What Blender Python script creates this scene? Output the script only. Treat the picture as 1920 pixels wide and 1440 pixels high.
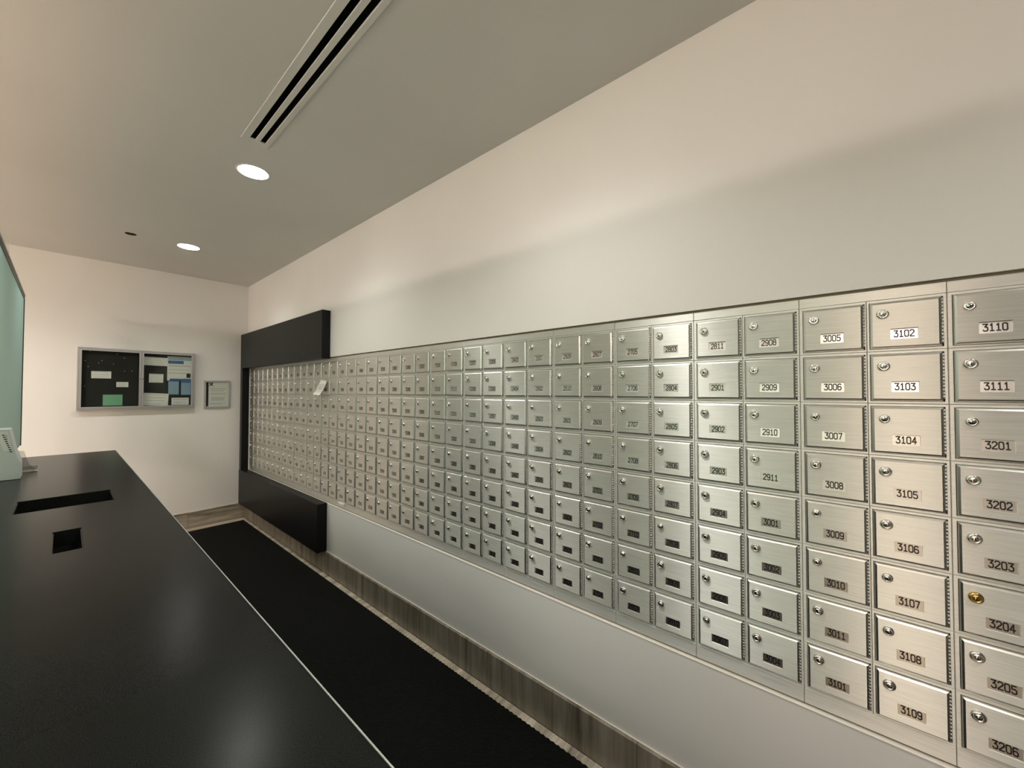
import bpy, bmesh, math, random
from mathutils import Vector, Matrix
random.seed(7)
SC = bpy.context.scene
COL = SC.collection
for o in list(bpy.data.objects):
    bpy.data.objects.remove(o)

# ------------------------------------------------------------------ camera
cam_d = bpy.data.cameras.new('camera')
cam_d.sensor_fit = 'HORIZONTAL'; cam_d.sensor_width = 36.0
cam_d.lens = 715.0 / 1920.0 * 36.0
cam_d.clip_start = 0.02; cam_d.clip_end = 60
cam = bpy.data.objects.new('camera', cam_d); COL.objects.link(cam)
YAW, PIT, ROL = 0.865500, 0.019424, 0.000611
fw = Vector((math.sin(YAW)*math.cos(PIT), math.cos(YAW)*math.cos(PIT), math.sin(PIT)))
rt = Vector((math.cos(YAW), -math.sin(YAW), 0)); up = rt.cross(fw)
r2 = rt*math.cos(ROL) + up*math.sin(ROL); u2 = -rt*math.sin(ROL) + up*math.cos(ROL)
M = Matrix((r2, u2, -fw)).transposed().to_4x4()
M.translation = Vector((-1.35, 0.2349, 1.4124))
cam.matrix_world = M
SC.camera = cam

# ------------------------------------------------------------------ exposure, world
SC.view_settings.view_transform = 'Standard'; SC.view_settings.look = 'None'
SC.view_settings.gamma = 1.0; SC.view_settings.use_curve_mapping = False
SC.view_settings.exposure = 1.3
SC.cycles.max_bounces = 10; SC.cycles.diffuse_bounces = 5; SC.cycles.glossy_bounces = 5
SC.cycles.sample_clamp_indirect = 6.0
w = bpy.data.worlds.new('world'); SC.world = w; w.use_nodes = True
w.node_tree.nodes['Background'].inputs['Color'].default_value = (1.0, 0.93, 0.84, 1)
w.node_tree.nodes['Background'].inputs['Strength'].default_value = 0.02

L_DOWN_B = 115.0        # recessed lamps behind the glass screen
L_DOWN = 28.0
W_SPOT = 9.0           # light each ceiling fitting throws down          # recessed lamp glow
L_LOBBY = 8.6         # warm lobby lamps (watts each)
WARM = (1.0, 0.89, 0.81)
def area(name, loc, size, power, col):
    d = bpy.data.lights.new(name, 'AREA'); d.energy = power; d.color = col; d.size = size
    o = bpy.data.objects.new(name, d); o.location = loc; COL.objects.link(o)
    return o
def bulb(loc, power, col, radius):
    d = bpy.data.lights.new('lobby_lamp', 'POINT'); d.energy = power; d.color = col; d.shadow_soft_size = radius
    o = bpy.data.objects.new('lobby_lamp', d); o.location = loc; COL.objects.link(o); return o
for x, y, k in ((-4.3, 0.75, 3.2), (-3.5, 2.2, 1), (-3.5, 3.8, 1), (-3.5, 5.4, 1)):
    bulb((x, y, 2.14), L_LOBBY*k, WARM, 0.07)

area('added_lobby_fill', (-3.1, -1.1, 2.58), 0.6, 30.0, WARM)  # unseen fill light, added to brighten the lobby mirrored in the steel
area('added_lobby_fill', (-3.1, -0.25, 2.58), 0.8, 21.0, WARM)  # second added fill, placed to brighten the second mailbox column by reflection

# ------------------------------------------------------------------ helpers
def mat(name, color, rough=0.5, metal=0.0, **kw):
    m = bpy.data.materials.new(name); m.use_nodes = True
    b = m.node_tree.nodes['Principled BSDF']
    b.inputs['Base Color'].default_value = (*color, 1)
    b.inputs['Roughness'].default_value = rough; b.inputs['Metallic'].default_value = metal
    for k, v in kw.items():
        b.inputs[k].default_value = v
    return m
def N(m, typ, **kw):
    n = m.node_tree.nodes.new(typ)
    for k, v in kw.items():
        setattr(n, k, v)
    return n
def LK(m, a, b): m.node_tree.links.new(a, b)
def bsdf(m): return m.node_tree.nodes['Principled BSDF']
def coords(m, scale, kind='Object', rot=(0, 0, 0)):
    t = N(m, 'ShaderNodeTexCoord'); mp = N(m, 'ShaderNodeMapping')
    mp.inputs['Scale'].default_value = scale; mp.inputs['Rotation'].default_value = rot
    LK(m, t.outputs[kind], mp.inputs['Vector']); return mp.outputs['Vector']
def noise(m, vec, scale, detail=3, rough=0.5, dist=0.0):
    n = N(m, 'ShaderNodeTexNoise'); n.inputs['Scale'].default_value = scale
    n.inputs['Detail'].default_value = detail; n.inputs['Roughness'].default_value = rough
    n.inputs['Distortion'].default_value = dist
    LK(m, vec, n.inputs['Vector']); return n.outputs['Fac']
def ramp(m, fac, stops):
    r = N(m, 'ShaderNodeValToRGB'); e = r.color_ramp.elements
    while len(e) < len(stops): e.new(0.5)
    for i, (p, c) in enumerate(stops):
        e[i].position = p; e[i].color = (*c, 1)
    LK(m, fac, r.inputs['Fac']); return r.outputs['Color']
def bump(m, height, strength=0.2, dist=0.002):
    b = N(m, 'ShaderNodeBump'); b.inputs['Strength'].default_value = strength; b.inputs['Distance'].default_value = dist
    LK(m, height, b.inputs['Height']); LK(m, b.outputs['Normal'], bsdf(m).inputs['Normal'])

def paint(name, c, var=0.03):
    m = mat(name, c, 0.75)
    v = coords(m, (1, 1, 1))
    f = noise(m, v, 1.3, 2)
    LK(m, ramp(m, f, [(0.3, tuple(x*(1-var) for x in c)), (0.7, tuple(min(1, x*(1+var)) for x in c))]), bsdf(m).inputs['Base Color'])
    bump(m, noise(m, v, 260, 2), 0.06, 0.001)
    return m
M_WALL = paint('painted_wall', (0.77, 0.75, 0.715))
M_CEIL = paint('painted_ceiling', (0.65, 0.64, 0.62))
M_LOBBY = paint('lobby_wall', (0.80, 0.73, 0.63))

def steel(name, c, rough, aniso):
    m = mat(name, c, rough, 0.86)
    b = bsdf(m)
    b.inputs['Anisotropic'].default_value = aniso
    t = N(m, 'ShaderNodeTangent', direction_type='UV_MAP', uv_map='brush'); LK(m, t.outputs['Tangent'], b.inputs['Tangent'])
    oi = N(m, 'ShaderNodeObjectInfo')
    tc = N(m, 'ShaderNodeTexCoord'); add = N(m, 'ShaderNodeVectorMath', operation='MULTIPLY_ADD')
    LK(m, oi.outputs['Random'], add.inputs[0]); add.inputs[1].default_value = (3, 7, 11); LK(m, tc.outputs['Object'], add.inputs[2])
    mp = N(m, 'ShaderNodeMapping'); mp.inputs['Scale'].default_value = (1, 9, 420); LK(m, add.outputs[0], mp.inputs['Vector'])
    f = noise(m, mp.outputs['Vector'], 1.0, 4, 0.65)
    LK(m, ramp(m, f, [(0.25, tuple(x*0.86 for x in c)), (0.75, tuple(min(1, x*1.08) for x in c))]), b.inputs['Base Color'])
    mr = N(m, 'ShaderNodeMapRange'); mr.inputs['To Min'].default_value = rough*0.85; mr.inputs['To Max'].default_value = rough*1.2
    LK(m, f, mr.inputs['Value']); LK(m, mr.outputs['Result'], b.inputs['Roughness'])
    return m
M_STEEL = steel('brushed_steel', (0.86, 0.85, 0.79), 0.50, 0.97)
M_FRAME = steel('brushed_steel_frame', (0.82, 0.81, 0.76), 0.50, 0.85)
M_PLATE = mat('number_plate_metal', (0.58, 0.545, 0.51), 0.30, 1.0)
M_INK = mat('black_ink', (0.012, 0.012, 0.012), 0.5)
M_CHROME = mat('lock_chrome', (0.80, 0.79, 0.75), 0.22, 1.0)
M_BRASS = mat('lock_brass', (0.62, 0.42, 0.16), 0.22, 1.0)
M_HINGE = mat('hinge_steel', (0.62, 0.62, 0.58), 0.48, 1.0)
M_EDGE = mat('polished_steel_edge', (0.74, 0.73, 0.69), 0.3, 1.0)
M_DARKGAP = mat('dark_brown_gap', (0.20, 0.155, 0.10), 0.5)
M_BEAD_LEDGE = mat('white_bead_and_lit_ledge', (0.85, 0.80, 0.72), 0.45)
M_BLACK = mat('black_lacquer', (0.010, 0.010, 0.011), 0.36, IOR=1.22)
M_VOID = mat('black_void', (0.004, 0.004, 0.004), 0.9)
M_ALU = mat('aluminium_frame', (0.60, 0.59, 0.60), 0.42, 0.85)
M_WHITE = mat('white_enamel', (0.82, 0.82, 0.80), 0.4)

m = M_TOP = mat('black_stone_top', (0.018, 0.0175, 0.0165), 0.235, IOR=1.15)
v = coords(m, (1, 1, 1))
f = noise(m, v, 900, 1)
LK(m, ramp(m, f, [(0.45, (0.009, 0.009, 0.0085)), (0.75, (0.026, 0.0255, 0.024))]), bsdf(m).inputs['Base Color'])

def stone(name, scale, rot=(0, 0, 0), light=1.0):
    m = mat(name, (0.4, 0.36, 0.3), 0.38)
    oi = N(m, 'ShaderNodeObjectInfo'); tc = N(m, 'ShaderNodeTexCoord')
    add = N(m, 'ShaderNodeVectorMath', operation='MULTIPLY_ADD')
    LK(m, oi.outputs['Random'], add.inputs[0]); add.inputs[1].default_value = (13, 17, 5); LK(m, tc.outputs['Object'], add.inputs[2])
    mp = N(m, 'ShaderNodeMapping'); mp.inputs['Scale'].default_value = scale; mp.inputs['Rotation'].default_value = rot
    LK(m, add.outputs[0], mp.inputs['Vector'])
    f = noise(m, mp.outputs['Vector'], 1.0, 6, 0.62, 0.35)
    L = light
    LK(m, ramp(m, f, [(0.28, (0.10*L, 0.082*L, 0.058*L)), (0.42, (0.25*L, 0.215*L, 0.165*L)), (0.55, (0.36*L, 0.31*L, 0.245*L)), (0.72, (0.50*L, 0.45*L, 0.37*L))]), bsdf(m).inputs['Base Color'])
    return m
M_STONE_V = stone('veined_stone_shaded_upright', (8, 22, 1.6), light=0.8)  # same stone darkened, shade of the upright face is in its colour
M_STONE_H = stone('veined_stone_level', (3.0, 8, 26))
M_STONE_F = stone('veined_stone_lit_floor', (2.2, 24, 8), light=1.75)  # same stone lightened, light on the floor is put into its colour

m = M_MAT = mat('black_ribbed_mat', (0.012, 0.0125, 0.011), 0.9, **{'Specular IOR Level': 0.15})
wv = N(m, 'ShaderNodeTexWave'); wv.inputs['Scale'].default_value = 60; wv.inputs['Distortion'].default_value = 0.4
LK(m, coords(m, (1, 1, 1), rot=(0, 0, 0)), wv.inputs['Vector']); wv.bands_direction = 'DIAGONAL'
bump(m, wv.outputs['Fac'], 0.7, 0.004)
LK(m, ramp(m, wv.outputs['Fac'], [(0.2, (0.003, 0.003, 0.003)), (0.9, (0.010, 0.0105, 0.009))]), bsdf(m).inputs['Base Color'])

m = M_GLASS = bpy.data.materials.new('frosted_green_glass'); m.use_nodes = True
nt = m.node_tree; nt.nodes.remove(nt.nodes['Principled BSDF'])
df = N(m, 'ShaderNodeBsdfDiffuse'); df.inputs['Color'].default_value = (0.17, 0.24, 0.228, 1)
tl = N(m, 'ShaderNodeBsdfTranslucent'); tl.inputs['Color'].default_value = (0.38, 0.475, 0.455, 1)
mx = N(m, 'ShaderNodeMixShader'); mx.inputs['Fac'].default_value = 0.6; LK(m, df.outputs[0], mx.inputs[1]); LK(m, tl.outputs[0], mx.inputs[2])
tp = N(m, 'ShaderNodeBsdfTransparent'); tp.inputs['Color'].default_value = (0.76, 0.87, 0.84, 1)
m2 = N(m, 'ShaderNodeMixShader'); lw = N(m, 'ShaderNodeLayerWeight'); lw.inputs['Blend'].default_value = 0.5; pw = N(m, 'ShaderNodeMath', operation='POWER'); pw.inputs[1].default_value = 3.0; LK(m, lw.outputs['Facing'], pw.inputs[0]); ma = N(m, 'ShaderNodeMath', operation='MULTIPLY_ADD'); ma.inputs[1].default_value = -0.52; ma.inputs[2].default_value = 0.52; LK(m, pw.outputs[0], ma.inputs[0]); LK(m, ma.outputs[0], m2.inputs['Fac']); LK(m, mx.outputs[0], m2.inputs[1]); LK(m, tp.outputs[0], m2.inputs[2])
LK(m, m2.outputs[0], nt.nodes['Material Output'].inputs['Surface'])
M_GLASSEDGE = mat('glass_edge', (0.50, 0.52, 0.45), 0.3)
m = M_PANE = bpy.data.materials.new('clear_pane'); m.use_nodes = True
nt = m.node_tree; nt.nodes.remove(nt.nodes['Principled BSDF'])
tr = N(m, 'ShaderNodeBsdfTransparent'); tr.inputs['Color'].default_value = (0.93, 0.95, 0.94, 1)
gl = N(m, 'ShaderNodeBsdfGlossy'); gl.inputs['Roughness'].default_value = 0.03
fr = N(m, 'ShaderNodeFresnel'); fr.inputs['IOR'].default_value = 1.5
mx = N(m, 'ShaderNodeMixShader'); ge = N(m, 'ShaderNodeNewGeometry'); ml = N(m, 'ShaderNodeMath', operation='MULTIPLY'); iv = N(m, 'ShaderNodeMath', operation='SUBTRACT'); iv.inputs[0].default_value = 1.0; LK(m, ge.outputs['Backfacing'], iv.inputs[1]); LK(m, iv.outputs[0], ml.inputs[0]); LK(m, fr.outputs['Fac'], ml.inputs[1]); LK(m, ml.outputs[0], mx.inputs['Fac']); LK(m, tr.outputs[0], mx.inputs[1]); LK(m, gl.outputs[0], mx.inputs[2])
LK(m, mx.outputs[0], nt.nodes['Material Output'].inputs['Surface'])
m = M_ACRYL = M_PANE.copy(); m.name = 'clear_acrylic'
for n in m.node_tree.nodes:
    if n.type == 'BSDF_TRANSPARENT': n.inputs['Color'].default_value = (0.80, 0.81, 0.79, 1)
m = M_FELT = mat('black_felt', (0.012, 0.012, 0.011), 0.9)
M_PAPER = mat('white_paper', (0.78, 0.76, 0.70), 0.7)
M_GREY_INK = mat('grey_print', (0.36, 0.35, 0.33), 0.7)
M_GREEN = mat('green_paper', (0.16, 0.42, 0.24), 0.7)
M_BLUE = mat('blue_print', (0.035, 0.12, 0.33), 0.6)
M_LBLUE = mat('pale_blue_paper', (0.24, 0.40, 0.52), 0.7)
M_CARD = mat('white_card', (0.62, 0.66, 0.64), 0.55)
m = M_LAMP = bpy.data.materials.new('lamp_glow'); m.use_nodes = True
nt = m.node_tree; nt.nodes.remove(nt.nodes['Principled BSDF'])
em = N(m, 'ShaderNodeEmission'); em.inputs['Color'].default_value = (1.0, 0.99, 0.94, 1); em.inputs['Strength'].default_value = L_DOWN
LK(m, em.outputs[0], nt.nodes['Material Output'].inputs['Surface'])

M_LAMP_B = M_LAMP.copy(); M_LAMP_B.name = 'lamp_glow_bright'
M_LAMP_B.node_tree.nodes['Emission'].inputs['Strength'].default_value = L_DOWN_B

class MB:
    """collects shapes into one mesh"""
    def __init__(s): s.bm = bmesh.new(); s.mi = 0
    def quad(s, *pts):
        vs = [s.bm.verts.new(p) for p in pts]; f = s.bm.faces.new(vs); f.material_index = s.mi; return f
    def box(s, x0, x1, y0, y1, z0, z1, bev=0.0, seg=1):
        b = bmesh.new()
        bmesh.ops.create_cube(b, size=1.0)
        for v in b.verts:
            v.co = Vector(((x0+x1)/2 + v.co.x*(x1-x0), (y0+y1)/2 + v.co.y*(y1-y0), (z0+z1)/2 + v.co.z*(z1-z0)))
        if bev: bmesh.ops.bevel(b, geom=list(b.edges), offset=bev, segments=seg, affect='EDGES', profile=0.5)
        s.merge(b); return s
    def merge(s, b):
        for f in b.faces: f.material_index = s.mi
        me = bpy.data.meshes.new('tmp'); b.to_mesh(me); b.free(); s.bm.from_mesh(me); bpy.data.meshes.remove(me)
    def lathe(s, prof, seg, fn, close=True):
        rings = []
        for r, h in prof:
            if r < 1e-6: rings.append([s.bm.verts.new(fn(0, 0, h))]); continue
            rings.append([s.bm.verts.new(fn(r*math.cos(2*math.pi*i/seg), r*math.sin(2*math.pi*i/seg), h)) for i in range(seg)])
        for a, b in zip(rings, rings[1:]):
            for i in range(seg):
                j = (i+1) % seg
                if len(a) == 1 and len(b) == 1: continue
                if len(a) == 1: vs = [a[0], b[i], b[j]]
                elif len(b) == 1: vs = [a[i], a[j], b[0]]
                else: vs = [a[i], a[j], b[j], b[i]]
                f = s.bm.faces.new(vs); f.material_index = s.mi; f.smooth = True
        return s
    def prism(s, poly, y0, y1):
        a = [s.bm.verts.new((x, y0, z)) for x, z in poly]; b = [s.bm.verts.new((x, y1, z)) for x, z in poly]
        s.bm.faces.new(a).material_index = s.mi; s.bm.faces.new(list(reversed(b))).material_index = s.mi
        n = len(poly)
        for i in range(n):
            s.bm.faces.new((a[i], b[i], b[(i+1) % n], a[(i+1) % n])).material_index = s.mi
        return s
    def mesh(s, name, mats, recalc=True, brush=False):
        if recalc: bmesh.ops.recalc_face_normals(s.bm, faces=s.bm.faces)
        if brush:
            uv = s.bm.loops.layers.uv.new('brush')
            for f in s.bm.faces:
                for l in f.loops:
                    l[uv].uv = (l.vert.co.z, l.vert.co.y + l.vert.co.x*0.7)
        me = bpy.data.meshes.new(name); s.bm.to_mesh(me); s.bm.free()
        for mm in (mats if isinstance(mats, (list, tuple)) else [mats]): me.materials.append(mm)
        return me
def put(name, me, parent=None, loc=(0, 0, 0), rot=(0, 0, 0)):
    o = bpy.data.objects.new(name, me); o.location = loc; o.rotation_euler = rot
    COL.objects.link(o)
    if parent: o.parent = parent
    return o
def tag(o, label, cat, group=None):
    o['label'] = label; o['category'] = cat
    if group: o['group'] = group
    return o
def thing(name, label, cat, loc=(0, 0, 0), group=None):
    o = bpy.data.objects.new(name, None); o.empty_display_size = 0.05; o.location = loc; COL.objects.link(o)
    return tag(o, label, cat, group)
def struct(name, mb, m, label=None):
    o = put(name, mb.mesh(name, m)); o['kind'] = 'structure'
    if label: o['label'] = label
    return o

# ------------------------------------------------------------------ measured sizes (metres)
YE = 5.339; CZ = 2.605
LKZ = 1.6092                     # lock row 1
W, G, H = 0.13768, 0.00586, 0.13278
NC, NR = 38, 8
def lock_y(c): return c*W + ((c+1)//2)*G
ZT = LKZ + 0.0652; ZB = LKZ - 7*H - 0.1365      # frame top and bottom
YR = -0.118; YL = 5.247                          # frame right and left end
GAP = 0.007

# ------------------------------------------------------------------ room shell
YN = -3.4; XL = -4.6; YF = 6.9; XE = -1.655
# right wall with the recess that takes the mailboxes
mb = MB(); T = 0.14
mb.box(0, T, YN, YR-GAP, 0, CZ); mb.box(0, T, YL+GAP, YE, 0, CZ)
mb.box(0, T, YR-GAP, YL+GAP, 0, ZB-GAP); mb.box(0, T, YR-GAP, YL+GAP, ZT+GAP, CZ)
struct('wall_right', mb, M_WALL)
mb = MB(); mb.box(XE, T, YE, YE+0.12, 0, CZ); mb.box(XE, XE+0.12, YE+0.12, YF, 0, CZ)
struct('wall_end', mb, M_WALL)
mb = MB(); mb.box(XL, XE+0.12, YF, YF+0.1, 0, CZ); struct('wall_back', mb, M_WALL)
mb = MB(); mb.box(XL-0.1, XL, YN, YF, 0, CZ); struct('wall_left', mb, M_LOBBY)
mb = MB(); mb.box(XL-0.1, T, YN-0.1, YN, 0, CZ); struct('wall_near', mb, M_LOBBY)
M_GREYWALL = paint('grey_blue_wall', (0.30, 0.325, 0.325))
mb = MB(); mb.box(-1.66, -1.54, YN, -0.20, 0, CZ); struct('wall_unseen_grey', mb, M_GREYWALL)  # unseen wall section, added in grey to dim the rightmost column's reflection
fl = struct('floor', MB().box(XL, T, YN, YF, -0.06, -0.012), M_STONE_F)
for j in range(9):
    for i in range(2):
        y0 = 5.3235 - 0.61*(j+1) + 0.0; x1 = -0.0155 - 0.61*i
        put('floor_tile', MB().box(x1-0.6085, x1, y0+0.0008, y0+0.6093, -0.012, random.uniform(-0.0004, 0.0), 0.0008).mesh('floor_tile', M_STONE_F), fl)

# ceiling with real holes
DOWN = [(-0.70, 0.98), (-0.70, 2.64), (-0.70, 4.30), (-0.70, -0.68), (-2.0, -0.68), (-2.0, 0.98), (-2.0, 2.64), (-2.0, 4.30)]
SLOT = (-0.832, -0.720, 1.16, 2.347)
SPR = (-1.04, 4.297)
ceil = struct('ceiling', MB().box(XL, T, YN, YF, CZ, CZ+0.16), M_CEIL)
cut = MB()
for x, y in DOWN:
    cut.lathe([(0, CZ-0.05), (0.0765, CZ-0.05), (0.0765, CZ+0.1), (0, CZ+0.1)], 40, lambda a, b, h, x=x, y=y: (x+a, y+b, h))
cut.box(SLOT[0]+0.004, SLOT[1]-0.004, SLOT[2]+0.004, SLOT[3]-0.004, CZ-0.05, CZ+0.11)
cut.lathe([(0, CZ-0.05), (0.033, CZ-0.05), (0.033, CZ+0.06), (0, CZ+0.06)], 28, lambda a, b, h: (SPR[0]+a, SPR[1]+b, h))
co = put('cutter', cut.mesh('cutter', M_CEIL))
md = ceil.modifiers.new('b', 'BOOLEAN'); md.object = co; md.operation = 'DIFFERENCE'; md.solver = 'EXACT'
dg = bpy.context.evaluated_depsgraph_get()
nm = bpy.data.meshes.new_from_object(ceil.evaluated_get(dg)); ceil.modifiers.clear(); ceil.data = nm
bpy.data.objects.remove(co)

# baseboards of stone pieces
def baseboard(name, pieces, m):
    root = None
    for b in pieces:
        me = MB().box(*b, 0.0015).mesh(name if root is None else 'stone_piece', m)
        if root is None: root = put(name, me); root['kind'] = 'structure'
        else: put('stone_piece', me, root)
    return root
js = [-3.4, -2.9, -2.44, -2.08, -1.72, -1.36, -1.0, -0.64, -0.28, 0.07, 0.43, 0.79, 1.153, 1.529, 1.884, 2.25, 2.61, 2.93, 3.245, 3.62, 3.99, 4.36, 4.73, 5.06, 5.3235]
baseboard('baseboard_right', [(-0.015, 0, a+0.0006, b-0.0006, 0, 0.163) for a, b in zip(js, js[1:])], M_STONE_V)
je = [0, -0.504, -1.10, XE]
baseboard('baseboard_end', [(b+0.0006, a-0.0006, YE-0.015, YE, 0, 0.164) for a, b in zip(je, je[1:])], M_STONE_H)
struct('trim_lit_ledge_right', MB().box(-0.0045, -0.0003, YN, 3.284, 0.1631, 0.1668, 0.0008), M_BEAD_LEDGE)  # pale caulk strip standing in for light on the baseboard ledge
struct('trim_lit_ledge_end', MB().box(XE, -0.076, YE-0.0045, YE-0.0003, 0.1641, 0.1674, 0.0008), M_BEAD_LEDGE)  # lit ledge of the end baseboard, put in as a pale strip
# light lip along the lower edge of the recess, dark shadow gap round the bank
mb = MB(); mb.box(-0.0022, 0.03, YR-GAP, YL+GAP, ZB-GAP-0.003, ZB-GAP+0.0002, 0.0008); struct('trim_1', mb, M_BEAD_LEDGE)
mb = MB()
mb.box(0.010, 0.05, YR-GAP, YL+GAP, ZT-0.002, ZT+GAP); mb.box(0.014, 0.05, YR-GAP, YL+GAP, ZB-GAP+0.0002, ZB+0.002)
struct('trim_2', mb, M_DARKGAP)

# ------------------------------------------------------------------ mailboxes
def V(u, vv, ww): return (-ww, -u, vv)            # right along the wall, up, out into the room
DU0, DU1, DV0, DV1 = -0.0240, 0.1018, -0.0872, 0.0312
PU0, PU1, PV0, PV1 = 0.0137, 0.0622, -0.0650, -0.0385
HU = 0.1018                                       # door pivots on its right edge
def rectring(mb, r0, w0, r1, w1):
    (a0, b0, c0, d0), (a1, b1, c1, d1) = r0, r1   # u0,u1,v0,v1
    P = [(a0, c0), (b0, c0), (b0, d0), (a0, d0)]; Q = [(a1, c1), (b1, c1), (b1, d1), (a1, d1)]
    for i in range(4):
        j = (i+1) % 4
        mb.quad(V(*P[i], w0), V(*P[j], w0), V(*Q[j], w1), V(*Q[i], w1))
def ins(r, d): return (r[0]+d, r[1]-d, r[2]+d, r[3]-d)
def shiftu(r, d): return (r[0]-d, r[1]-d, r[2], r[3])
door_r = shiftu((DU0, DU1, DV0, DV1), HU); win_r = shiftu((PU0, PU1, PV0, PV1), HU)
mb = MB()
rectring(mb, ins(door_r, 0.001), -0.014, door_r, -0.010); mb.mi = 1; rectring(mb, door_r, -0.010, door_r, -0.0052)
rectring(mb, door_r, -0.0052, ins(door_r, 0.0018), -0.0020); rectring(mb, ins(door_r, 0.0018), -0.0020, ins(door_r, 0.0054), 0); mb.mi = 0
rectring(mb, ins(door_r, 0.0054), 0, win_r, 0); rectring(mb, win_r, 0, win_r, -0.0085)
bmesh.ops.remove_doubles(mb.bm, verts=mb.bm.verts, dist=1e-6)
ME_DOOR = mb.mesh('door', [M_STEEL, M_EDGE], brush=True)
def lock_mesh(name, m, big):
    mb = MB(); fn = lambda a, b, h: V(a-HU, b, h)
    if big: prof = [(0.0112, -0.001), (0.0112, 0.0022), (0.0106, 0.0046), (0.0090, 0.0062), (0.0072, 0.0066), (0.0067, 0.0052), (0.0058, 0.0052), (0.0054, 0.0066), (0.0040, 0.0074), (0, 0.0076)]
    else: prof = [(0.0098, -0.001), (0.0098, 0.0020), (0.0090, 0.0050), (0.0068, 0.0066), (0.0062, 0.0058), (0.0056, 0.0058), (0.0050, 0.0076), (0, 0.0078)]
    mb.lathe([(r_*1.1, h_) for r_, h_ in prof], 18, fn)
    mb.mi = 1; hh = prof[-1][1] + 0.0002
    mb.quad(V(-HU-0.0007, -0.0032, hh), V(-HU+0.0007, -0.0032, hh), V(-HU+0.0007, 0.0030, hh), V(-HU-0.0007, 0.0030, hh))
    mb.quad(V(-HU-0.0015, -0.0032, hh), V(-HU+0.0015, -0.0032, hh), V(-HU+0.0012, -0.0006, hh), V(-HU-0.0012, -0.0006, hh))
    return mb.mesh(name, [m, M_VOID])
ME_LOCK = [lock_mesh('lock', M_CHROME, True), lock_mesh('lock', M_CHROME, False)]
ME_LOCK_BRASS = lock_mesh('lock', M_BRASS, True)
mb = MB()
for k in range(13):                                # hinge knuckles down the right edge
    a = DV0+0.006 + k*0.0084
    mb.lathe([(0, a), (0.0017, a), (0.0017, a+0.00835), (0, a+0.0082)], 6, lambda p, q, h: V(0.0012+p, h, -0.0048+q))
ME_HINGE = mb.mesh('hinge', M_HINGE)
def body_mesh(left):
    cell = (DU0-0.0089, DU1+0.0060) if left else (DU0-0.0060, DU1+0.0089)
    r = (cell[0]+0.0003, cell[1]-0.0003, -0.0942+0.0003, 0.0386-0.0003)
    op = (DU0-0.0012, DU1+0.0030, DV0-0.0012, DV1+0.0012)
    mb = MB()
    rectring(mb, r, -0.055, r, -0.0080); rectring(mb, r, -0.0080, ins(r, 0.0010), -0.0068)
    rectring(mb, ins(r, 0.0010), -0.0068, op, -0.0068); rectring(mb, op, -0.0068, op, -0.045)
    mb.quad(*[V(u_, v_, -0.045) for u_, v_ in ((op[0], op[2]), (op[1], op[2]), (op[1], op[3]), (op[0], op[3]))])
    mb.quad(*[V(u_, v_, -0.055) for u_, v_ in ((r[0], r[2]), (r[1], r[2]), (r[1], r[3]), (r[0], r[3]))])
    bmesh.ops.remove_doubles(mb.bm, verts=mb.bm.verts, dist=1e-6)
    return mb.mesh('body', M_FRAME, brush=True)
ME_BODY = {True: body_mesh(True), False: body_mesh(False)}

GLYPH = {   # pen strokes in a 1 x 1.7 box
 '0': [[(.2, 0), (.8, 0), (1, .25), (1, 1.45), (.8, 1.7), (.2, 1.7), (0, 1.45), (0, .25), (.2, 0)]],
 '1': [[(.2, 1.38), (.52, 1.7), (.52, 0)], [(.12, 0), (.92, 0)]],
 '2': [[(0, 1.4), (.22, 1.7), (.78, 1.7), (1, 1.42), (1, 1.1), (0, .14), (0, 0), (1, 0)]],
 '3': [[(0, 1.7), (1, 1.7), (.42, 1.02), (.75, 1.0), (1, .75), (1, .25), (.78, 0), (.2, 0), (0, .25)]],
 '4': [[(.72, 0), (.72, 1.7), (0, .5), (1.05, .5)]],
 '5': [[(.95, 1.7), (.08, 1.7), (.05, .95), (.75, 1.0), (1, .75), (1, .25), (.78, 0), (.2, 0), (0, .22)]],
 '6': [[(.95, 1.55), (.75, 1.7), (.25, 1.7), (0, 1.4), (0, .25), (.22, 0), (.78, 0), (1, .25), (1, .7), (.78, .95), (.22, .95), (0, .75)]],
 '7': [[(0, 1.7), (1, 1.7), (.38, 0)]],
 '8': [[(.22, .92), (0, .7), (0, .25), (.22, 0), (.78, 0), (1, .25), (1, .7), (.78, .92), (.22, .92), (.05, 1.15), (.05, 1.48), (.25, 1.7), (.75, 1.7), (.95, 1.48), (.95, 1.15), (.78, .92)]],
 '9': [[(.05, .15), (.25, 0), (.75, 0), (1, .3), (1, 1.45), (.78, 1.7), (.22, 1.7), (0, 1.45), (0, 1.0), (.22, .75), (.78, .75), (1, .95)]],
 'X': [[(0, 0), (1, 1.7)], [(0, 1.7), (1, 0)]],
}
def pen(mb, line, width, fn):
    for i, (p, q) in enumerate(zip(line, line[1:])):
        d = Vector(q)-Vector(p); d.normalize(); n = Vector((-d.y, d.x))*width/2; e = d*width*0.4
        p2 = Vector(p)-e; q2 = Vector(q)+e
        mb.quad(fn(*(p2-n)), fn(*(q2-n)), fn(*(q2+n)), fn(*(p2+n)))
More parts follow.
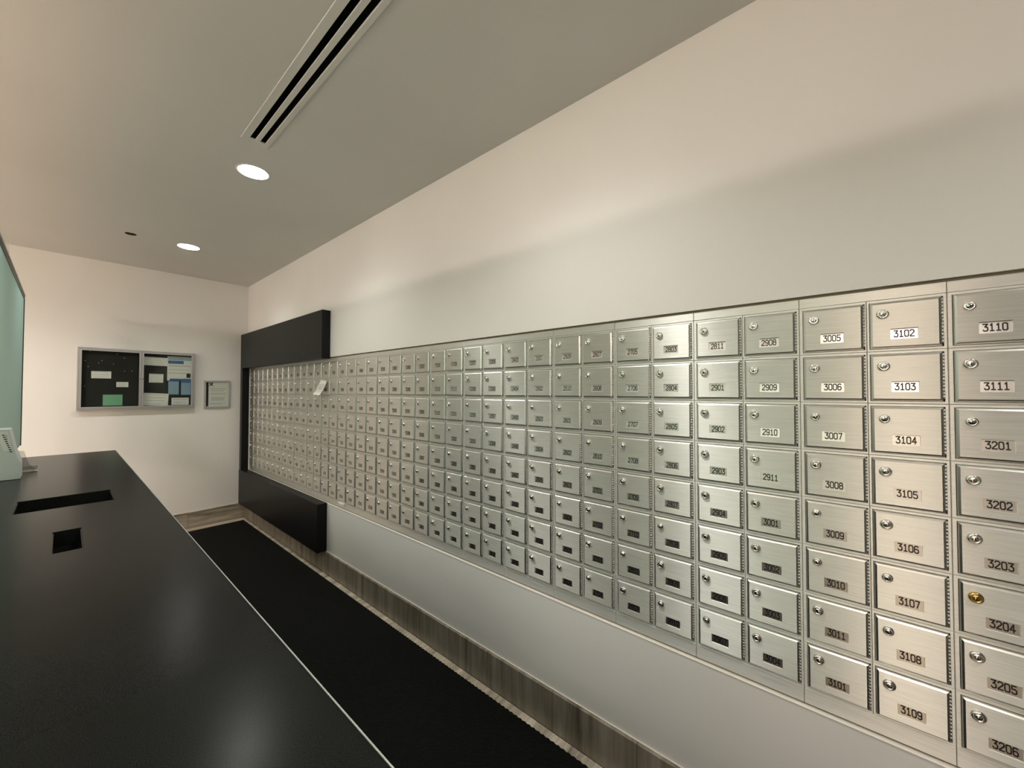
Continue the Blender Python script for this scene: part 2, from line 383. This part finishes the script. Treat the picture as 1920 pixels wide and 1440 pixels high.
def plate_mesh(txt):
    mb = MB(); e = 0.0008; d = -0.0036
    r = (win_r[0]-e, win_r[1]+e, win_r[2]-e, win_r[3]+e)
    f = mb.quad(*[V(u_, v_, d) for u_, v_ in ((r[0], r[2]), (r[1], r[2]), (r[1], r[3]), (r[0], r[3]))])
    rectring(mb, r, d, r, d-0.001)
    mb.mi = 1; s = 0.0066; pitch = 0.0094; cu = (win_r[0]+win_r[1])/2; cv = (win_r[2]+win_r[3])/2 + 0.0002
    u0 = cu - (len(txt)*pitch - (pitch-s))/2
    for i, ch in enumerate(txt):
        for ln in GLYPH[ch]:
            pen(mb, ln, 0.33, lambda a, b, i=i: V(u0+i*pitch+a*s, cv-0.85*s*1.38+b*s*1.38, d+0.00025))
    tl_ = math.tan(math.radians(6.8))
    for v_ in mb.bm.verts: v_.co.x += (v_.co.z - win_r[2])*tl_ - 0.0008
    return mb.mesh('number_plate', [M_PLATE, M_INK], recalc=False)

floors = []
for fnum in range(1, 33):
    for k in range(1, (11 if fnum >= 28 else 10)+1): floors.append('%d%02d' % (fnum, k))
i0 = floors.index('3110')
ORD = ['first', 'second', 'third', 'fourth', 'fifth', 'sixth', 'seventh', 'eighth', 'ninth', 'tenth', 'eleventh', 'twelfth', 'thirteenth', 'fourteenth', 'fifteenth', 'sixteenth', 'seventeenth', 'eighteenth', 'nineteenth', 'twentieth']
ORD += ['twenty-'+o for o in ORD[:9]] + ['thirtieth'] + ['thirty-'+o for o in ORD[:8]]
ROW = ['top', 'second', 'third', 'fourth', 'fifth', 'sixth', 'seventh', 'bottom']
for c in range(NC):
    for r in range(NR):
        num = floors[i0 - 8*c + r]
        y = lock_y(c); z = LKZ - r*H
        colw = 'rightmost column' if c == 0 else ('leftmost column' if c == NC-1 else ORD[c]+' column from the right')
        if c <= 12: lab = 'brushed steel mailbox numbered %s, %s row of the %s' % (num, ROW[r], colw)
        else: lab = 'small brushed steel mailbox, %s row of the %s' % (ROW[r], colw)
        if c == 0 and r == 5: lab = 'brushed steel mailbox numbered 3204 with a brass lock, rightmost column'
        base = thing('mailbox', lab, 'mailbox', (0.0, y, z-0.0942), 'mailboxes of the steel wall bank')
        left = (c % 2 == 0)
        put('body', ME_BODY[left], base, (0, 0, 0.0942))
        door = put('door', ME_DOOR, base, (0, -HU, 0.0942), (random.uniform(-.0015, .0015), random.uniform(-.003, .003), random.uniform(-.006, .006)))
        jam = (random.random() < 0.28)
        lk = put('lock', ME_LOCK_BRASS if (c == 0 and r == 5) else ME_LOCK[1 if jam else 0], door)
        if c == 0 and r == 5: lk['label'] = 'brass lock'
        t1, t2 = random.uniform(-.05, .05), random.uniform(-.05, .05)
        lk.rotation_euler = (0, t1, t2); lk.location = Vector((0, HU, 0)) - (Matrix.Rotation(t2, 3, 'Z') @ Matrix.Rotation(t1, 3, 'Y')) @ Vector((0, HU, 0))
        put('number_plate', plate_mesh(num), door)
        put('hinge', ME_HINGE, door)
# plain steel strips that finish the bank above, below and at its two ends
sur = thing('mailbox_surround', 'plain brushed steel strips framing the whole bank of mailboxes', 'frame', (0, 2.56, ZB))
edges = [YR] + [lock_y(c) - DU1 - 0.0089 for c in range(1, NC, 2)] + [YL]
for a, b in zip(edges, edges[1:]):
    for z0, z1, nmn in ((LKZ+0.0389, ZT, 'top_strip'), (ZB, LKZ-7*H-0.0945, 'bottom_strip')):
        put(nmn, MB().box(0.0068, 0.05, a+0.0004-2.56, b-0.0004-2.56, z0-ZB, z1-ZB, 0.0008).mesh(nmn, M_FRAME, brush=True), sur)
ylast = lock_y(NC-1) + (-DU0) + 0.0060
put('end_strip', MB().box(0.0068, 0.05, ylast+0.0005-2.56, YL-2.56, LKZ-7*H-0.094-ZB, LKZ+0.0385-ZB, 0.0008).mesh('end_strip', M_FRAME, brush=True), sur)
put('end_strip', MB().box(0.0068, 0.05, YR-2.56, lock_y(0)-DU1-0.0065-2.56, LKZ-7*H-0.094-ZB, LKZ+0.0385-ZB, 0.0008).mesh('end_strip', M_FRAME, brush=True), sur)

# ------------------------------------------------------------------ black C-shaped surround at the far end
cl = thing('end_surround', 'black lacquered C-shaped panel clasping the far end of the mailboxes', 'panel', (0, 5.29, 0.163))
def rel(mb, root):
    for v_ in mb.bm.verts: v_.co -= root.location
    return mb
put('upper_bar', rel(MB().box(-0.066, -0.0005, 3.256, YE-0.0005, 1.668, 2.046, 0.002), cl).mesh('upper_bar', M_BLACK), cl)
put('lower_bar', rel(MB().box(-0.074, -0.0005, 3.285, YE-0.016, 0.1672, 0.540, 0.002), cl).mesh('lower_bar', M_BLACK), cl)
put('post', rel(MB().box(-0.066, -0.0005, 5.266, YE-0.0005, 0.541, 1.667, 0.0015), cl).mesh('post', M_BLACK), cl)

# ------------------------------------------------------------------ counter
CX1, CX0, CY0, CY1, CH = -1.134, -1.541, 0.17, 3.715, 1.04
ctr = thing('counter', 'long black stone-topped counter facing the mailboxes, with two cut-outs', 'counter', (-1.45, 2.0, 0))
def slab(y0, y1, holes):
    mb = MB(); xs = [CX0, CX1]; ys = [y0, y1]
    for h in holes: xs += [h[0], h[1]]; ys += [h[2], h[3]]
    xs = sorted(set(xs)); ys = sorted(set(ys)); t = 0.04; bv = 0.0022
    def solid(i, j):
        if i < 0 or j < 0 or i >= len(xs)-1 or j >= len(ys)-1: return False
        cx, cy = (xs[i]+xs[i+1])/2, (ys[j]+ys[j+1])/2
        return not any(h[0] < cx < h[1] and h[2] < cy < h[3] for h in holes)
    for i in range(len(xs)-1):
        for j in range(len(ys)-1):
            if not solid(i, j): continue
            a, b, c_, d = xs[i], xs[i+1], ys[j], ys[j+1]
            for z in (CH, CH-t): mb.quad((a, c_, z), (b, c_, z), (b, d, z), (a, d, z))
            if not solid(i-1, j): mb.quad((a, c_, CH), (a, d, CH), (a, d, CH-t), (a, c_, CH-t))
            if not solid(i+1, j): mb.quad((b, c_, CH), (b, d, CH), (b, d, CH-t), (b, c_, CH-t))
            if not solid(i, j-1): mb.quad((a, c_, CH), (b, c_, CH), (b, c_, CH-t), (a, c_, CH-t))
            if not solid(i, j+1): mb.quad((a, d, CH), (b, d, CH), (b, d, CH-t), (a, d, CH-t))
    bmesh.ops.remove_doubles(mb.bm, verts=mb.bm.verts, dist=1e-6)
    bmesh.ops.recalc_face_normals(mb.bm, faces=mb.bm.faces)
    eds = [e for e in mb.bm.edges if len(e.link_faces) == 2 and e.calc_face_angle(0) > 1.0 and all(v_.co.z > CH-0.001 for v_ in e.verts) and not all(abs(v_.co.y-1.983) < 0.001 for v_ in e.verts)]
    bmesh.ops.bevel(mb.bm, geom=eds, offset=bv, segments=2, affect='EDGES')
    return mb
H1 = (-1.444, -1.233, 2.130, 2.332); H2 = (-1.362, -1.316, 1.606, 1.810)
for a, b, hs in ((CY0, 1.98285, [H2]), (1.98315, CY1, [H1])):
    put('slab', rel(slab(a, b, hs), ctr).mesh('slab', M_TOP), ctr)
put('edge_highlight', rel(MB().box(CX1+0.0003, CX1+0.0024, CY0, CY1, CH-0.012, CH-0.0006, 0.0006), ctr).mesh('edge_highlight', M_HINGE), ctr)  # bright metal strip standing in for the highlight on the counter edge
put('front_panel', rel(MB().box(-1.172, -1.154, CY0+0.02, CY1-0.02, 0.1, CH-0.04), ctr).mesh('front_panel', M_BLACK), ctr)
put('back_panel', rel(MB().box(CX0+0.02, CX0+0.038, CY0+0.02, CY1-0.02, 0.0, CH-0.04), ctr).mesh('back_panel', M_BLACK), ctr)
for ya in (CY0+0.02, CY1-0.038):
    put('end_panel', rel(MB().box(CX0+0.038, -1.172, ya, ya+0.018, 0.0, CH-0.04), ctr).mesh('end_panel', M_BLACK), ctr)
put('plinth', rel(MB().box(-1.215, -1.20, CY0+0.04, CY1-0.04, 0.0, 0.1), ctr).mesh('plinth', M_VOID), ctr)
for h in (H1, H2):                                  # metal-edged chutes below the cut-outs
    mb = MB(); t = 0.002; a, b, c_, d = h
    for q in ((a-t, a, c_-t, d+t), (b, b+t, c_-t, d+t), (a, b, c_-t, c_), (a, b, d, d+t)): mb.box(*q, CH-0.42, CH-0.041)
    mb.box(a-t, b+t, c_-t, d+t, CH-0.425, CH-0.42)
    put('chute', rel(mb, ctr).mesh('chute', M_VOID), ctr)

# mat on the floor
mb = MB(); MX0, MX1, MY0, MY1 = -1.15, -0.056, -1.6, 5.19
n = 560; bot = []; top = []
pts = []
for i in range(n+1):
    yy = MY0 + (MY1-MY0)*i/n
    pts.append((MX1 - (0.004 if i % 2 else 0.0), yy))
vs_t = [mb.bm.verts.new((x, y, 0.008)) for x, y in pts]; vs_b = [mb.bm.verts.new((x+0.002, y, 0.0005)) for x, y in pts]
l_t = [mb.bm.verts.new((MX0, MY0, 0.008)), mb.bm.verts.new((MX0, MY1, 0.008))]; l_b = [mb.bm.verts.new((MX0, MY0, 0.0005)), mb.bm.verts.new((MX0, MY1, 0.0005))]
mb.bm.faces.new(vs_t + [l_t[1], l_t[0]])
for i in range(n): mb.bm.faces.new((vs_t[i], vs_b[i], vs_b[i+1], vs_t[i+1]))
mb.bm.faces.new((l_t[0], l_b[0], vs_b[0], vs_t[0])); mb.bm.faces.new((l_t[1], vs_t[-1], vs_b[-1], l_b[1])); mb.bm.faces.new((l_t[0], l_t[1], l_b[1], l_b[0]))
tag(put('floor_mat', mb.mesh('floor_mat', M_MAT)), 'black ribbed runner mat on the floor between counter and mailboxes', 'mat')

# ------------------------------------------------------------------ ceiling fixtures
def downlight(x, y, lab):
    t = thing('downlight', lab, 'ceiling light', (x, y, CZ), 'recessed ceiling lights')
    fn = lambda a, b, h: (a, b, h)
    put('trim_ring', MB().lathe([(0.0705, 0.0), (0.0705, -0.0015), (0.0795, -0.0012), (0.0800, 0.0)], 40, fn).mesh('trim_ring', M_CEIL), t)
    put('reflector', MB().lathe([(0.0700, -0.0012), (0.0745, 0.012), (0.0740, 0.046), (0.062, 0.050)], 40, fn).mesh('reflector', M_WHITE, recalc=False), t)
    d = bpy.data.lights.new('downlight_beam', 'SPOT'); d.energy = W_SPOT; d.color = (1.0, 0.985, 0.93)
    d.spot_size = math.radians(130); d.spot_blend = 0.9; d.shadow_soft_size = 0.05
    so = bpy.data.objects.new('downlight_beam', d); so.location = (0, 0, -0.004); so.parent = t; COL.objects.link(so)
    put('lamp', MB().lathe([(0, 0.0465), (0.0732, 0.0465)], 40, fn).mesh('lamp', M_LAMP if x > -1 else M_LAMP_B), t)
    return t
labs = {(-0.70, 2.64): 'lit round recessed ceiling light beside the end of the air slot', (-0.70, 4.30): 'lit round recessed ceiling light close to the end wall'}
for x, y in DOWN:
    downlight(x, y, labs.get((x, y), 'lit round recessed ceiling light above the near part of the room'))
x0, x1, y0, y1 = SLOT
sd = thing('slot_diffuser', 'long linear air diffuser with two black slots in the ceiling', 'vent', ((x0+x1)/2, (y0+y1)/2, CZ))
bars = [(x0, x0+0.029), (x0+0.051, x0+0.0705), (x0+0.0925, x1)]
mb = MB()
for a, b in (bars[0], bars[2]): mb.box(a, b, y0, y1, CZ-0.003, CZ+0.004, 0.001)
for a, b in ((y0, y0+0.03), (y1-0.03, y1)): mb.box(x0+0.0285, x0+0.093, a, b, CZ-0.003, CZ+0.004, 0.001)
put('frame', rel(mb, sd).mesh('frame', M_CEIL), sd)
put('divider_bar', rel(MB().box(*bars[1], y0+0.03, y1-0.03, CZ-0.003, CZ+0.003, 0.001), sd).mesh('divider_bar', M_CEIL), sd)
mb = MB(); a, b, c_, d = x0+0.006, x1-0.006, y0+0.006, y1-0.006
mb.quad((a, c_, CZ+0.1), (b, c_, CZ+0.1), (b, d, CZ+0.1), (a, d, CZ+0.1))
for p, q in (((a, c_), (b, c_)), ((b, c_), (b, d)), ((b, d), (a, d)), ((a, d), (a, c_))): mb.quad((*p, CZ+0.0045), (*q, CZ+0.0045), (*q, CZ+0.1), (*p, CZ+0.1))
put('plenum', rel(mb, sd).mesh('plenum', M_VOID), sd)
sp = thing('sprinkler_cup', 'small dark recessed sprinkler hole in the ceiling near the far light', 'sprinkler', (SPR[0], SPR[1], CZ))
put('cup', MB().lathe([(0.0328, -0.0004), (0.0328, 0.05), (0, 0.05)], 28, lambda a, b, h: (a, b, h)).mesh('cup', mat('dark_brown_cup', (0.05, 0.03, 0.02), 0.6)), sp)  # dark brown inside of the cup
put('nozzle', MB().lathe([(0, 0.006), (0.010, 0.006), (0.010, 0.010), (0.004, 0.012), (0.004, 0.05)], 14, lambda a, b, h: (a, b, h)).mesh('nozzle', M_BRASS), sp)

# ------------------------------------------------------------------ notice case on the end wall
NX0, NX1, NZ0, NZ1 = -1.280, -0.474, 1.243, 1.803; ND = 0.046; NM = -0.872
nc = thing('notice_case', 'aluminium wall notice case with two glazed doors over black felt', 'notice board', (-0.877, YE, NZ0))
YB = YE - 0.0006
mb = MB(); fwid = 0.012
for q in ((NX0, NX0+fwid, NZ0, NZ1), (NX1-fwid, NX1, NZ0, NZ1), (NX0+fwid, NX1-fwid, NZ0, NZ0+fwid), (NX0+fwid, NX1-fwid, NZ1-fwid, NZ1)):
    mb.box(q[0], q[1], YB-ND, YB, q[2], q[3], 0.001)
put('case_frame', rel(mb, nc).mesh('case_frame', M_ALU), nc)
put('felt_back', rel(MB().box(NX0+fwid, NX1-fwid, YB-0.008, YB-0.001, NZ0+fwid, NZ1-fwid), nc).mesh('felt_back', M_FELT), nc)
for a, b, lx in ((NX0+fwid+0.001, NM-0.001, NM-0.010), (NM+0.001, NX1-fwid-0.001, NM+0.010)):
    mb = MB(); dz0, dz1 = NZ0+fwid+0.001, NZ1-fwid-0.001; s = 0.015; ya, yb = YB-ND-0.003, YB-ND+0.014
    for q in ((a, a+s, dz0, dz1), (b-s, b, dz0, dz1), (a+s, b-s, dz0, dz0+s), (a+s, b-s, dz1-s, dz1)): mb.box(q[0], q[1], ya, yb, q[2], q[3], 0.001)
    dr = put('door', rel(mb, nc).mesh('door', M_ALU), nc)
    put('pane', rel(MB().box(a+s-0.002, b-s+0.002, ya+0.006, ya+0.0085, dz0+s-0.002, dz1-s+0.002), nc).mesh('pane', M_PANE), dr)
    put('lock', rel(MB().lathe([(0.004, 0.001), (0.004, 0.0015), (0, 0.0015)], 12, lambda p, q, h, lx=lx: (lx+p, ya-h, 1.53+q)), nc).mesh('lock', M_VOID), dr)
def sheet(name, label, x0, x1, z0, z1, m, lines=(), tilt=0.0, group=None, extra=None, yb=YB-0.0085, cat='notice'):
    """a sheet of paper hung flat on a wall plane; print is laid on its face"""
    cx, cz = (x0+x1)/2, (z0+z1)/2; mb = MB()
    mb.box(x0-cx, x1-cx, -0.0012, 0, z0-cz, z1-cz)
    mb.mi = 1
    for (a, b, h, hh) in lines:                     # fractions of the sheet
        xa, xb = x0-cx+(x1-x0)*a, x0-cx+(x1-x0)*b; zz = z0-cz+(z1-z0)*h; k = (z1-z0)*hh
        mb.quad((xa, -0.0015, zz), (xb, -0.0015, zz), (xb, -0.0015, zz+k), (xa, -0.0015, zz+k))
    mats = [m, M_GREY_INK]
    if extra:
        for mm, rects in extra:
            mats.append(mm); mb.mi = len(mats)-1
            for (a, b, c_, d) in rects:
                xa, xb = x0-cx+(x1-x0)*a, x0-cx+(x1-x0)*b; za, zb = z0-cz+(z1-z0)*c_, z0-cz+(z1-z0)*d
                mb.quad((xa, -0.0017, za), (xb, -0.0017, za), (xb, -0.0017, zb), (xa, -0.0017, zb))
    o = put(name, mb.mesh(name, mats, recalc=False), None, (cx, yb, cz), (0, tilt, 0))
    return tag(o, label, cat, group)
def text_lines(n, a=0.1, b=0.9, lo=0.12, hi=0.88, h=0.03):
    return [(a, b - random.uniform(0, 0.18), lo+(hi-lo)*i/max(1, n-1), h) for i in range(n)]
g = 'notices in the wall case'
sheet('notice', 'wide white notice at the middle of the left half of the notice case', -1.194, -1.070, 1.529, 1.593, M_PAPER, text_lines(3), 0.0, g)
sheet('notice', 'small white notice right of centre in the left half of the notice case', -1.036, -0.957, 1.451, 1.498, M_PAPER, text_lines(3, 0.15, 0.85, 0.2, 0.75, 0.04), 0.0, g)
sheet('notice', 'green notice at the bottom of the left half of the notice case', -1.120, -0.994, 1.279, 1.380, M_GREEN, text_lines(4), 0.0, g)
sheet('notice', 'white sheet across the top left of the right half of the notice case', -0.856, -0.684, 1.664, 1.746, M_PAPER, text_lines(4), 0.02, g)
sheet('notice', 'small square white notice hanging alone in the right half of the notice case', -0.816, -0.712, 1.497, 1.582, M_PAPER, text_lines(4), 0.01, g)
sheet('notice', 'tilted white sheet at the bottom left of the right half of the notice case', -0.853, -0.672, 1.272, 1.392, M_PAPER, text_lines(4), 0.05, g)
sheet('notice', 'tall white poster with blue bands at the top right of the notice case', -0.684, -0.494, 1.520, 1.762, M_PAPER,
      [(0.06, 0.95, 0.30+0.0, 0.02), (0.06, 0.95, 0.60, 0.025), (0.06, 0.9, 0.45, 0.012), (0.06, 0.97, 0.95, 0.015)], 0.0, g,
      extra=[(M_BLUE, [(0.03, 0.66, 0.70, 0.83), (0.10, 0.97, 0.0, 0.08)]), (M_LBLUE, [(0.03, 0.97, 0.85, 0.92)]), (M_INK, [(0.78, 0.95, 0.13, 0.30), (0.66, 0.95, 0.108, 0.118)]), (M_WHITE, [(0.67, 0.76, 0.13, 0.28)])])
sheet('notice', 'pale blue leaflet under the poster, the left one of a pair', -0.674, -0.594, 1.380, 1.513, M_LBLUE, text_lines(6, 0.1, 0.9, 0.1, 0.85, 0.03), 0.0, g)
sheet('notice', 'pale blue leaflet under the poster, the right one of a pair', -0.576, -0.500, 1.376, 1.516, M_LBLUE, text_lines(5, 0.1, 0.9, 0.1, 0.8, 0.03), 0.0, g, extra=[(M_BLUE, [(0.02, 0.98, 0.88, 0.98)])])
sheet('notice', 'white notice with dark heading at the bottom right of the notice case', -0.648, -0.514, 1.274, 1.346, M_PAPER, [(0.1, 0.85, 0.72, 0.06), (0.1, 0.8, 0.36, 0.05), (0.1, 0.45, 0.18, 0.04)], 0.0, g)
ME_PIN = MB().lathe([(0, -0.006), (0.0028, -0.005), (0.0032, -0.003), (0.002, 0)], 8, lambda a, b, h: (a, h, b)).mesh('push_pin', M_PAPER)
for px, pz in ((-1.232, 1.683), (-1.213, 1.633), (-1.150, 1.668), (-1.131, 1.691), (-1.035, 1.756), (-0.986, 1.724), (-0.984, 1.600), (-0.935, 1.604), (-1.057, 1.664), (-1.204, 1.772), (-1.232, 1.457)):
    tag(put('push_pin', ME_PIN, None, (px, YB-0.008, pz)), 'tiny white pin stuck in the black felt of the left half of the notice case', 'pin', 'white pins in the notice case')

# framed sheet beside the case
FX0, FX1, FZ0, FZ1 = -0.394, -0.162, 1.230, 1.529
pf = thing('picture_frame', 'small silver-framed notice hanging right of the notice case', 'frame', ((FX0+FX1)/2, YE, FZ0))
mb = MB(); s = 0.021
for q in ((FX0, FX0+s, FZ0, FZ1), (FX1-s, FX1, FZ0, FZ1), (FX0+s, FX1-s, FZ0, FZ0+s), (FX0+s, FX1-s, FZ1-s, FZ1)): mb.box(q[0], q[1], YB-0.018, YB, q[2], q[3], 0.004, 2)
put('moulding', rel(mb, pf).mesh('moulding', M_ALU), pf)
put('backing', rel(MB().box(FX0+s, FX1-s, YB-0.006, YB-0.001, FZ0+s, FZ1-s), pf).mesh('backing', M_FELT), pf)
mb = MB(); px0, px1, pz0, pz1 = FX0+0.042, FX1-s, FZ0+s, FZ1-s
mb.box(px0, px1, YB-0.0075, YB-0.006, pz0, pz1)
mb.mi = 1
for i, (a, b, h, k) in enumerate([(.1, .9, .72, .02), (.12, .8, .64, .018), (.08, .92, .54, .012), (.08, .9, .50, .012), (.14, .86, .36, .014), (.14, .84, .32, .014), (.14, .80, .28, .014), (.14, .82, .24, .014), (.08, .9, .12, .012), (.08, .7, .08, .012)]):
    mb.quad(*[(px0+(px1-px0)*p, YB-0.0078, pz0+(pz1-pz0)*q) for p, q in ((a, h), (b, h), (b, h+k), (a, h+k))])
mb.mi = 2
for ln in GLYPH['X']: pen(mb, ln, 0.42, lambda a, b: (px0+0.010+a*0.026, YB-0.0079, pz1-0.036+b*0.018))
put('page', rel(mb, pf).mesh('page', [M_PAPER, M_GREY_INK, M_INK], recalc=False), pf)
put('glazing', rel(MB().box(FX0+s-0.001, FX1-s+0.001, YB-0.0115, YB-0.0095, FZ0+s-0.001, FZ1-s+0.001), pf).mesh('glazing', M_PANE), pf)

# ------------------------------------------------------------------ paper tag and sticker on the bank
mb = MB(); n = 8
topL, topR, botL, botR = Vector((0, 3.396, 1.501)), Vector((0, 3.283, 1.494)), Vector((0, 3.473, 1.388)), Vector((0, 3.352, 1.380))
rows = []
for i in range(n+1):
    t = i/n; out = 0.012 + 0.020*math.sin(t*1.6) + (0.012*(t-0.85)/0.15 if t > 0.85 else 0)
    a = topL.lerp(botL, t); b = topR.lerp(botR, t); sag = 0.012*math.sin(math.pi*t)
    rows.append([Vector((-out, a.y - sag, a.z)), Vector((-out, b.y - sag, b.z))])
for (a, b), (c_, d) in zip(rows, rows[1:]):
    mb.quad(a, b, d, c_); mb.quad(*[p + Vector((0.0006, 0, 0)) for p in (a, b, d, c_)])
mb.mi = 1
for t0, a0, a1 in ((0.28, .15, .38), (0.28, .5, .85), (0.45, .2, .8), (0.52, .2, .75), (0.60, .3, .7)):
    k = int(t0*n); (a, b), (c_, d) = rows[k], rows[k+1]
    P0 = a.lerp(c_, .2); P1 = b.lerp(d, .2); Q0 = a.lerp(c_, .6); Q1 = b.lerp(d, .6); o_ = Vector((-0.0006, 0, 0))
    mb.quad(P0.lerp(P1, a0)+o_, P0.lerp(P1, a1)+o_, Q0.lerp(Q1, a1)+o_, Q0.lerp(Q1, a0)+o_)
mb.mi = 0
mb.box(-0.014, -0.0005, 3.350, 3.358, 1.494, 1.503)
o = put('paper_tag', mb.mesh('paper_tag', [M_PAPER, M_GREY_INK], recalc=False))
tag(o, 'white paper tag hanging askew from a mailbox in the second row', 'tag')
mb = MB(); mb.box(-0.004, 0.0066, 3.012, 3.102, 0.5635, 0.5800, 0.001)
tag(put('paper_slip', mb.mesh('paper_slip', M_PAPER)), 'small white paper slip on the frame edge below the bottom mailboxes', 'paper')

# ------------------------------------------------------------------ glass screen, box and acrylic stand at the counter
GX = -1.55
M_RAIL = mat('warm_grey_rail', (0.42, 0.40, 0.35), 0.5)
M_DARKMETAL = mat('dark_bronze_metal', (0.03, 0.028, 0.026), 0.4, 0.6)
def screen(label, y0, y1, posts, end_post):
    gs = thing('glass_screen', label, 'screen', (GX, (y0+y1)/2, 0))
    mb = MB(); mb.box(GX-0.006, GX+0.006, y0, y1, 1.03, 2.0835, 0.0012)
    for f in mb.bm.faces:
        if abs(f.normal.x) < 0.9: f.material_index = 1
    put('pane', rel(mb, gs).mesh('pane', [M_GLASS, M_GLASSEDGE]), gs)
    for yy in posts:
        put('post', rel(MB().lathe([(0, 0), (0.012, 0), (0.012, 1.06), (0, 1.06)], 14, lambda a, b, h: (GX-0.019+a, yy+b, h)), gs).mesh('post', M_ALU), gs)
    put('top_rail', rel(MB().box(GX-0.012, GX+0.012, y0, y1+0.008, 2.084, 2.096, 0.001), gs).mesh('top_rail', M_RAIL), gs)
    put('end_rail', rel(MB().box(GX-0.012, GX+0.010, y1+0.0005, y1+0.008, 1.03, 2.0835, 0.001), gs).mesh('end_rail', M_RAIL), gs)
    put('rail_shade_strip', rel(MB().box(GX+0.0062, GX+0.010, y0, y1, 2.060, 2.0838, 0.0008).box(GX+0.0062, GX+0.010, y1-0.020, y1, 1.03, 2.0595, 0.0008), gs).mesh('rail_shade_strip', M_DARKMETAL), gs)  # dark strips standing in for shade along the inside of the rails
    put('end_post', rel(MB().box(GX-0.02, GX+0.008, end_post-0.028, end_post+0.024, 0, 2.09, 0.002), gs).mesh('end_post', M_DARKMETAL), gs)
screen('tall frosted green glass screen standing behind the far left of the counter', 0.17, 4.62, (1.3, 2.9, 4.30), 0.145)


bx = thing('leaflet_box', 'white card box with a slanted printed side on the far left of the counter', 'box', (-1.5, 2.92, CH))
prof = [(-1.464, CH+0.0005), (-1.465, CH+0.068), (-1.480, CH+0.122), (-1.495, CH+0.213), (-1.534, CH+0.213), (-1.534, CH+0.0005)]
mb = MB(); mb.prism(prof, 2.87, 2.99); bmesh.ops.bevel(mb.bm, geom=list(mb.bm.edges), offset=0.002, segments=1, affect='EDGES')
put('carton', rel(mb, bx).mesh('carton', M_CARD), bx)
mb = MB(); mb.quad((-1.530, 2.8692, CH+0.205), (-1.499, 2.8692, CH+0.205), (-1.489, 2.8692, CH+0.128), (-1.507, 2.8692, CH+0.118))
mb.mi = 1
for i in range(9):
    a = -1.514 + i*0.0026; z = CH+0.192 - i*0.0088
    mb.quad((a, 2.8688, z), (a+0.006, 2.8688, z-0.001), (a+0.007, 2.8688, z-0.0055), (a+0.001, 2.8688, z-0.0045))
for i in range(4):
    a = -1.5045 + i*0.001; z = CH+0.190 - i*0.006
    mb.quad((a, 2.8688, z), (a+0.002, 2.8688, z), (a+0.002, 2.8688, z-0.003), (a, 2.8688, z-0.003))
put('print', rel(mb, bx).mesh('print', [M_PAPER, M_INK], recalc=False), bx)
ac = thing('acrylic_stand', 'small clear acrylic leaflet stand behind the white card box', 'stand', (-1.45, 3.08, CH))
put('tray', rel(MB().box(-1.490, -1.424, 3.05, 3.12, CH+0.0005, CH+0.004, 0.0008), ac).mesh('tray', M_ACRYL), ac)
put('front_lip', rel(MB().box(-1.490, -1.424, 3.05, 3.053, CH+0.004, CH+0.030, 0.0008), ac).mesh('front_lip', M_ACRYL), ac)
mb = MB(); mb.prism([(-1.502, CH+0.104), (-1.465, CH+0.094), (-1.452, CH+0.038), (-1.488, CH+0.035)], 3.100, 3.1035)
put('back_plate', rel(mb, ac).mesh('back_plate', M_ACRYL), ac)
mb = MB(); mb.prism([(-1.488, CH+0.036), (-1.452, CH+0.039), (-1.430, CH+0.005), (-1.488, CH+0.005)], 3.100, 3.1035)
put('side_plate', rel(mb, ac).mesh('side_plate', M_ACRYL), ac)
